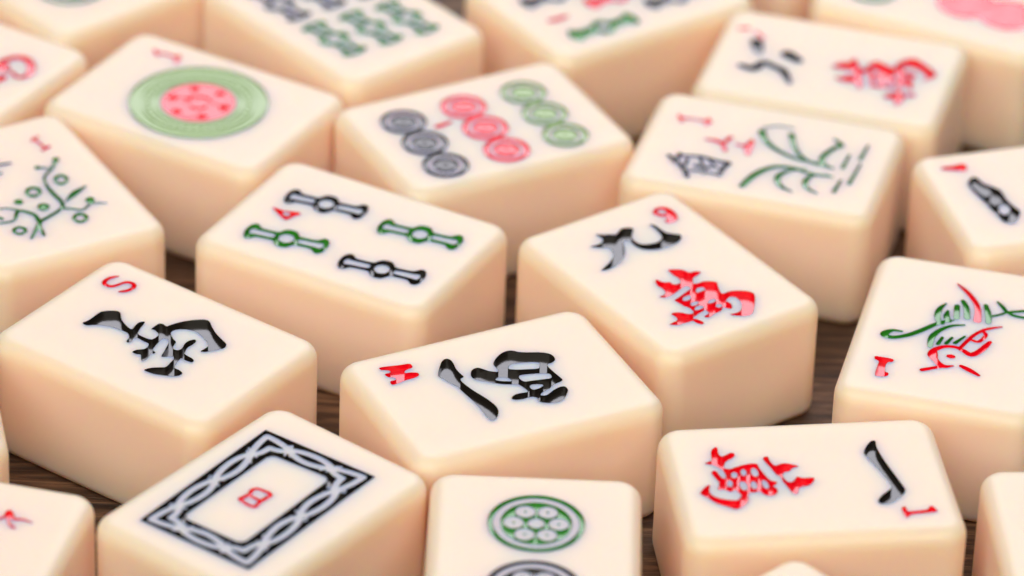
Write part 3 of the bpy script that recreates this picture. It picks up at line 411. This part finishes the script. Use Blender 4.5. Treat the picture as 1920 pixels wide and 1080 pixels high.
"flo":[["numeral","red",[["S",0.3,[[6.76,11.86],[6.96,10.13],[7.21,8.58]],[0.5,0.35,0.5]],["S",0.3,[[7.57,12.06],[6.2,11.33]],[0.3,0.3]],["S",0.3,[[7.81,8.89],[6.48,8.35]],[0.5]]]],["character","black",[["S",0.5,[[-1.37,8.06],[-0.22,7.47],[1.03,7.31]],[0.5,0.5,0.4]],["S",0.5,[[-2.56,5.95],[-1.19,5.33]],[0.5,0.4]],["S",0.5,[[-0.56,8.92],[-3.14,4.26]],[0.5]]]],["flowering_branch","green",[["S",0.6,[[-4.78,-11.82],[-3.04,-9.83],[-1.9,-8.49]],[0.405,0.675,0.675]],["S",0.6,[[-2.89,-11.75],[-2.49,-9.73],[-1.97,-8.46]],[0.54,0.54,0.675]],["S",0.6,[[-1.93,-8.47],[-0.18,-7.82],[2.21,-6.71],[2.93,-5.13],[2.86,-2.74],[3.02,-0.07],[3.77,1.93],[5.59,3.39],[7.05,5.24]],[0.675,0.5670000000000001,0.6075,0.6075,0.675,0.4725,0.405,0.4725,0.6075]],["S",0.6,[[2.21,-6.71],[3.43,-7.45],[4.62,-8.34],[6.48,-7.42],[8.3,-8.27]],[0.54,0.405,0.37800000000000006,0.37800000000000006,0.162]],["S",0.6,[[3.42,-5.38],[5.54,-3.92],[7.74,-2.95]],[0.2025,1.0125000000000002,0.2025]],["S",0.6,[[-1.98,-8.45],[-1.81,-6.6],[-2.69,-5.07],[-3.54,-4.75],[-4.9,-6.57],[-6.93,-6.42]],[0.675,0.6075,0.6075,0.6075,0.4725,0.3375]],["S",0.6,[[-3.32,-4.28],[-4.3,-3.38],[-5.3,-2.95]],[0.3375,0.27,0.3375]],["S",0.6,[[5.59,3.39],[3.86,4.47]],[0.2025,0.54]],["S",0.6,[[-6.3,-5.08],[-6.2,-5.52]],[0.54,0.54]],["P",0.4,[[6.38,-0.4],[5.93,-1.0],[5.34,-1.31],[4.76,-1.23],[4.36,-0.8],[4.23,-0.13],[4.42,0.6],[4.87,1.2],[5.47,1.51],[6.04,1.44],[6.45,1.01],[6.57,0.34]]],["P",0,[[5.89,-0.15],[5.67,-0.45],[5.37,-0.6],[5.08,-0.57],[4.88,-0.35],[4.82,-0.02],[4.91,0.35],[5.14,0.65],[5.43,0.81],[5.72,0.77],[5.92,0.56],[5.99,0.22]]],["P",0.4,[[1.69,-1.63],[1.23,-2.22],[0.6,-2.51],[-0.02,-2.41],[-0.47,-1.96],[-0.63,-1.27],[-0.46,-0.54],[-0.0,0.06],[0.62,0.34],[1.24,0.25],[1.7,-0.21],[1.86,-0.9]]],["P",0,[[1.15,-1.36],[0.92,-1.66],[0.61,-1.8],[0.3,-1.75],[0.07,-1.52],[-0.01,-1.18],[0.07,-0.81],[0.3,-0.52],[0.62,-0.37],[0.93,-0.42],[1.15,-0.65],[1.23,-0.99]]],["P",0.4,[[4.43,-10.64],[3.99,-11.19],[3.39,-11.45],[2.79,-11.35],[2.36,-10.92],[2.2,-10.28],[2.36,-9.59],[2.8,-9.04],[3.4,-8.77],[3.99,-8.87],[4.43,-9.3],[4.59,-9.95]]],["P",0,[[3.91,-10.38],[3.69,-10.65],[3.39,-10.78],[3.09,-10.74],[2.87,-10.52],[2.79,-10.2],[2.88,-9.85],[3.09,-9.58],[3.39,-9.45],[3.69,-9.49],[3.91,-9.71],[3.99,-10.03]]],["P",0.4,[[-4.37,-9.81],[-4.74,-10.26],[-5.28,-10.47],[-5.83,-10.36],[-6.24,-9.97],[-6.41,-9.41],[-6.3,-8.82],[-5.92,-8.36],[-5.38,-8.15],[-4.84,-8.26],[-4.42,-8.65],[-4.25,-9.21]]],["P",0,[[-4.85,-9.56],[-5.04,-9.79],[-5.31,-9.89],[-5.58,-9.84],[-5.79,-9.64],[-5.87,-9.36],[-5.81,-9.07],[-5.63,-8.84],[-5.36,-8.73],[-5.08,-8.79],[-4.88,-8.98],[-4.79,-9.26]]],["P",0.4,[[0.92,-5.66],[0.59,-6.08],[0.14,-6.28],[-0.31,-6.2],[-0.64,-5.88],[-0.76,-5.39],[-0.64,-4.87],[-0.31,-4.45],[0.14,-4.25],[0.59,-4.33],[0.92,-4.65],[1.04,-5.14]]],["P",0.1,[[0.38,-5.39],[0.27,-5.53],[0.13,-5.6],[-0.01,-5.58],[-0.11,-5.48],[-0.15,-5.32],[-0.11,-5.14],[0.0,-5.0],[0.15,-4.93],[0.29,-4.95],[0.39,-5.06],[0.42,-5.22]]],["P",0.4,[[-1.71,-2.84],[-1.94,-3.11],[-2.26,-3.23],[-2.59,-3.17],[-2.85,-2.93],[-2.95,-2.6],[-2.88,-2.24],[-2.65,-1.97],[-2.33,-1.84],[-2.0,-1.91],[-1.75,-2.14],[-1.64,-2.48]]],["P",0.4,[[7.48,5.02],[7.27,4.73],[7.0,4.58],[6.74,4.6],[6.57,4.79],[6.53,5.11],[6.62,5.46],[6.83,5.76],[7.1,5.91],[7.36,5.89],[7.53,5.69],[7.58,5.38]]],["P",0.4,[[7.19,-6.84],[6.93,-7.18],[6.58,-7.34],[6.24,-7.29],[6.0,-7.04],[5.91,-6.66],[6.02,-6.24],[6.28,-5.91],[6.63,-5.74],[6.97,-5.79],[7.21,-6.04],[7.29,-6.42]]],["P",0.4,[[4.22,4.28],[4.07,4.08],[3.85,3.99],[3.65,4.02],[3.49,4.17],[3.44,4.4],[3.5,4.65],[3.65,4.85],[3.86,4.95],[4.07,4.92],[4.23,4.77],[4.28,4.53]]]]]],
"R":[["letter","red",[["S",0.5,[[8.8,-2.66],[9.37,-3.09],[9.76,-3.52],[10.98,-3.74]],[0.5,0.5,0.5,0.9]],["S",0.5,[[10.9,-3.79],[9.82,-4.64],[9.78,-5.12],[9.88,-5.91],[9.66,-7.12]],[0.9,0.6,0.5,0.4,0.2]],["S",0.5,[[10.9,-3.76],[9.41,-4.16],[8.34,-4.73],[8.0,-5.36]],[0.6,0.4,0.4,0.5]]]]],
"4r":[["numeral","red",[["P",0.5,[[-14.68,9.05],[-14.03,9.26],[-12.82,9.17],[-11.88,9.4],[-11.08,9.49],[-10.79,8.71],[-11.29,7.58],[-11.94,7.38],[-12.62,7.88],[-13.47,8.16],[-14.49,8.51]]]]],["bamboo_stick","black",[["P",0.7,[[-12.51,3.98],[-11.77,5.22],[-10.85,5.9],[-10.38,5.08],[-10.27,3.83],[-9.45,2.94],[-8.52,1.86],[-8.41,0.61],[-8.53,-0.76],[-8.25,-2.56],[-7.68,-4.07],[-7.89,-4.89],[-8.98,-6.54],[-10.03,-7.33],[-10.95,-6.52],[-11.18,-4.84],[-11.47,-3.05],[-11.75,-0.73],[-12.16,1.27]]],["P",0.1,[[-11.98,3.86],[-11.21,4.39],[-10.83,3.08],[-9.93,2.17],[-9.99,0.96],[-11.08,0.33],[-11.57,1.32]]],["P",0.1,[[-11.08,-0.71],[-10.11,0.12],[-9.15,-0.1],[-9.59,-1.57],[-10.59,-2.21]]],["P",0,[[-9.15,-4.12],[-9.56,-4.58],[-10.01,-4.74],[-10.38,-4.56],[-10.58,-4.07],[-10.54,-3.42],[-10.29,-2.77],[-9.88,-2.3],[-9.42,-2.14],[-9.05,-2.32],[-8.85,-2.81],[-8.89,-3.47]]]]]],
"8m":[["character","black",[["S",0.7,[[3.54,12.11],[0.87,11.12]],[1.92,1.4400000000000002]],["S",0.7,[[-3.87,12.7],[-4.13,10.64],[-1.92,9.73],[-2.6,8.1],[-3.48,6.44],[-6.42,4.82]],[0.96,1.4400000000000002,1.1199999999999999,1.1199999999999999,1.2800000000000002,0.8]],["S",0.7,[[1.49,6.96],[0.24,5.07]],[2.08,1.4400000000000002]]]],["numeral","red",[["S",0.2,[[6.55,15.4],[6.93,14.28]],[0.8]],["S",0.2,[[6.13,12.61],[4.86,11.5]],[0.6]]]],["character","red",[["P",0.8,[[-0.01,0.22],[1.82,-0.94],[1.93,-1.73],[2.17,-2.19],[2.98,-2.19],[3.63,-2.81],[2.67,-3.23],[1.75,-3.36],[1.08,-4.17],[0.84,-4.73],[1.68,-4.86],[2.51,-4.83],[3.94,-5.88],[3.24,-6.97],[2.55,-8.57],[3.0,-8.82],[3.74,-8.61],[5.03,-9.23],[6.11,-10.12],[6.36,-11.13],[4.94,-12.93],[3.29,-14.7],[2.41,-14.94],[1.38,-14.45],[0.17,-13.22],[1.51,-13.53],[2.36,-13.3],[3.18,-12.41],[3.67,-11.31],[3.66,-10.25],[3.06,-9.81],[2.38,-10.09],[1.95,-10.42],[2.23,-11.21],[1.78,-12.13],[1.35,-12.36],[0.96,-11.81],[0.59,-11.38],[0.27,-11.88],[-0.52,-12.08],[-1.2,-12.05],[-1.74,-12.31],[-2.46,-12.49],[-2.99,-11.82],[-1.7,-11.64],[-1.67,-11.15],[-1.68,-10.54],[-2.09,-10.78],[-2.87,-10.89],[-3.58,-11.14],[-4.06,-11.24],[-4.44,-11.6],[-4.0,-11.78],[-3.62,-13.12],[-4.24,-13.32],[-4.66,-12.66],[-4.64,-11.87],[-5.24,-11.89],[-6.07,-11.76],[-6.99,-11.77],[-8.06,-10.89],[-6.95,-10.8],[-6.31,-10.71],[-5.99,-9.81],[-6.31,-9.01],[-5.45,-8.95],[-4.72,-9.51],[-4.27,-10.3],[-3.62,-10.51],[-3.24,-10.15],[-3.2,-9.17],[-3.57,-8.43],[-3.68,-7.35],[-3.86,-6.43],[-3.04,-6.34],[-1.17,-5.7],[-0.24,-5.47],[0.05,-4.85],[-0.37,-4.48],[-1.26,-4.73],[-2.64,-5.18],[-3.34,-5.34],[-4.38,-5.49],[-5.13,-4.71],[-4.08,-4.77],[-3.48,-4.13],[-3.39,-3.38],[-3.6,-2.42],[-3.05,-1.14],[-2.62,-1.1],[-2.51,-1.89],[-2.14,-2.33],[-1.56,-2.49],[-1.53,-3.23],[-1.19,-3.55],[-0.59,-3.52],[-0.22,-3.34],[0.01,-2.26],[-0.18,-1.42],[-0.06,-0.47]]],["P",0,[[0.18,-6.05],[0.79,-5.72],[1.5,-6.03],[1.41,-6.63],[0.51,-6.71],[-0.17,-6.68]]],["P",0,[[-2.75,-6.87],[-2.16,-6.56],[-1.24,-6.57],[-1.34,-7.12],[-1.99,-7.56],[-2.82,-7.43]]],["P",0,[[-2.62,-8.53],[-2.01,-8.21],[-1.31,-8.35],[-1.26,-8.79],[-2.1,-9.1],[-2.68,-8.94]]],["P",0,[[-2.77,-9.65],[-2.11,-9.26],[-1.3,-9.57],[-1.43,-10.09],[-2.25,-10.22],[-2.87,-10.12]]],["P",0,[[-0.41,-9.37],[0.31,-8.98],[1.07,-9.05],[1.01,-9.62],[0.27,-9.8],[-0.43,-9.66]]],["P",0,[[-0.02,-10.62],[0.51,-10.41],[1.03,-10.65],[0.88,-11.15],[0.09,-11.26]]]]]],
"20":[["character","red",[["S",0.5,[[-0.41,-9.36],[3.6,-8.91],[5.51,-9.71],[5.89,-11.33],[4.45,-13.27],[2.29,-14.13],[1.09,-13.29],[1.67,-11.91]],[1.0,1.1,1.1,1.2,1.2,1.0,0.7,0.6]],["S",0.5,[[0.4,-8.76],[1.47,-9.85],[1.99,-11.05]],[1.2,1.3,0.8]],["S",0.5,[[-2.28,-11.07],[-0.13,-11.52]],[1.6,1.3]],["S",0.5,[[1.77,-8.06],[2.72,-9.88]],[1.6,1.2]]]]],
"21":[["bamboo_stick","green",[["B",0.5,[-6.3,-0.2],[-6.2,-11.2],3.1,0.75]]],["bamboo_stick","green",[["B",0.5,[0,-0.9],[0.1,-11.9],3.1,0.75]]],["bamboo_stick","green",[["B",0.5,[6.1,-1.8],[6.199999999999999,-12.8],3.1,0.75]]],["bamboo_stick","black",[["B",0.5,[-6.3,12.6],[-6.2,1.5999999999999996],3.1,0.75]]],["bamboo_stick","black",[["B",0.5,[0,12.2],[0.1,1.1999999999999993],3.1,0.75]]],["bamboo_stick","black",[["B",0.5,[6.1,11.6],[6.199999999999999,0.5999999999999996],3.1,0.75]]]],
"22":[["bamboo_stick","green",[["B",0.6,[-12.4,-7.84],[-0.78,-7.89],2.5,0]]],["bamboo_stick","black",[["B",0.6,[-13.12,3.61],[-1.67,3.57],2.5,0]]],["bamboo_stick","red",[["B",0.6,[-4.99,-1.23],[5.78,-1.32],2.5,0]]],["bamboo_stick","black",[["B",0.6,[2.53,-5.93],[13.36,-6.06],2.5,0]]],["bamboo_stick","green",[["B",0.6,[2.9,3.21],[14.64,2.91],2.5,0]]],["bamboo_stick","green",[["B",0.6,[-4.91,6.91],[5.72,7.24],2.5,0]]],["numeral","red",[["S",0.4,[[-12.33,-2.4],[-10.86,-2.49],[-9.4,-2.44]],[0.8,1.0,0.6]]]]],
"19":[["circle","pale green",[["C6",0.4,[-7.02,-1.51],5.2]]]],
"23":[["circle","pale green",[["C3",0.4,[-5.27,10.67],3.9]]],["circle","red",[["C1r",0.14,[-2.42,-9.94],4.5]]],["circle","red",[["C1r",0.14,[-2.15,-3.29],4.5]]]]}''')

GROUP = 'mahjong tiles scattered on the wooden table'
TILES = [   # key, x, y, turn of the short/long axes in degrees, long side along local y?, label
    ('S', -46.63, 550.65, 55.41, 1, 'cream mahjong tile with a red letter S and one bold black character, at left'),
    ('W', -0.90, 543.39, 27.28, 0, 'cream mahjong tile with a red letter W and one bold black character at the centre'),
    ('4s', -22.09, 578.90, 62.43, 1, 'cream mahjong tile with two black and two green bamboo sticks and a red 4'),
    ('9m', 20.98, 572.41, 36.35, 1, 'cream mahjong tile with a black character, a red 9 and a dense red character'),
    ('orc', 34.75, 604.04, 75.21, 1, 'cream mahjong tile with a green orchid plant beside small black and red characters'),
    ('8m', 45.12, 628.99, 75.12, 1, 'blurred cream mahjong tile with short black strokes and a red character'),
    ('flo', -67.43, 587.02, 31.14, 1, 'cream mahjong tile with a green flowering branch of round blossoms at the left edge'),
    ('1p', -46.13, 612.95, 61.03, 1, 'cream mahjong tile with one large green ring around a red flower'),
    ('9p', -4.83, 609.03, 28.94, 0, 'cream mahjong tile with rows of black, red and green circles'),
    ('bird', 59.28, 559.43, 77.12, 0, 'cream mahjong tile with a green and red bird and a red 1'),
    ('1m', 38.95, 524.30, 8.22, 0, 'cream mahjong tile with a red character, a slanted black stroke and a red 1'),
    ('2p', 3.90, 505.29, 89.64, 0, 'cream mahjong tile with a green wheel circle and part of a black circle'),
    ('B', -30.29, 515.25, 52.51, 0, 'cream mahjong tile with a black chain pattern frame around a red letter B'),
    ('R', -67.76, 500.40, 77.38, 0, 'cream mahjong tile with a red letter cut off at the lower left corner'),
    ('4r', 76.06, 597.35, 16.72, 0, 'cream mahjong tile with a black bamboo stick and a red 4 at the right edge'),
    ('20', -83.69, 623.17, 59.53, 1, 'cream mahjong tile with a thick red curved stroke cut off at the upper left edge'),
    ('21', -26.31, 640.20, 41.77, 1, 'blurred cream mahjong tile with rows of green bamboo sticks at the top edge'),
    ('22', 12.83, 648.40, 35.07, 0, 'blurred cream mahjong tile with black, red and green bamboo sticks at the top edge'),
    ('23', 63.78, 652.67, 64.73, 1, 'blurred cream mahjong tile with red circles in the upper right corner'),
    ('19', -62.43, 650.06, 42.15, 0, 'blurred cream mahjong tile with one green circle in the upper left corner'),
    ('16', 75.32, 511.42, 4.75, 1, 'cream mahjong tile showing only a blank corner at the lower right edge of the photo'),
    ('17', 39.78, 486.34, 44.82, 1, 'cream mahjong tile showing only a rounded corner at the bottom edge'),
    ('15', -83.44, 532.38, 12.40, 0, 'cream mahjong tile showing only a narrow strip at the left edge'),
    ('24', 38.00, 681.00, 40.00, 1, 'cream mahjong tile of which only a shaded side shows at the top edge')
]

def place(key, x, y, ang, brl, label):
    root = bpy.data.objects.new('mahjong_tile', None)
    root.empty_display_size = 0.01
    root.location = (x*MM, y*MM, 0); root.rotation_euler = (0, 0, math.radians(ang))
    root['label'] = label; root['category'] = 'mahjong tile'; root['group'] = GROUP
    C.objects.link(root)
    hx, hy = (TW/2, TL/2) if brl else (TL/2, TW/2)
    me, parts = build_tile(MARKS.get(key, []), hx, hy)
    o = bpy.data.objects.new('body', me); C.objects.link(o); o.parent = root
    cols = {}
    for nm, col, m in parts: cols.setdefault(nm, set()).add(col)
    for nm, col, m in parts:
        o = bpy.data.objects.new(nm, m); C.objects.link(o); o.parent = root
        if len(cols[nm]) > 1: o['label'] = f"{col} engraved {nm.replace('_', ' ')}"
    return root

for t in TILES: place(*t)
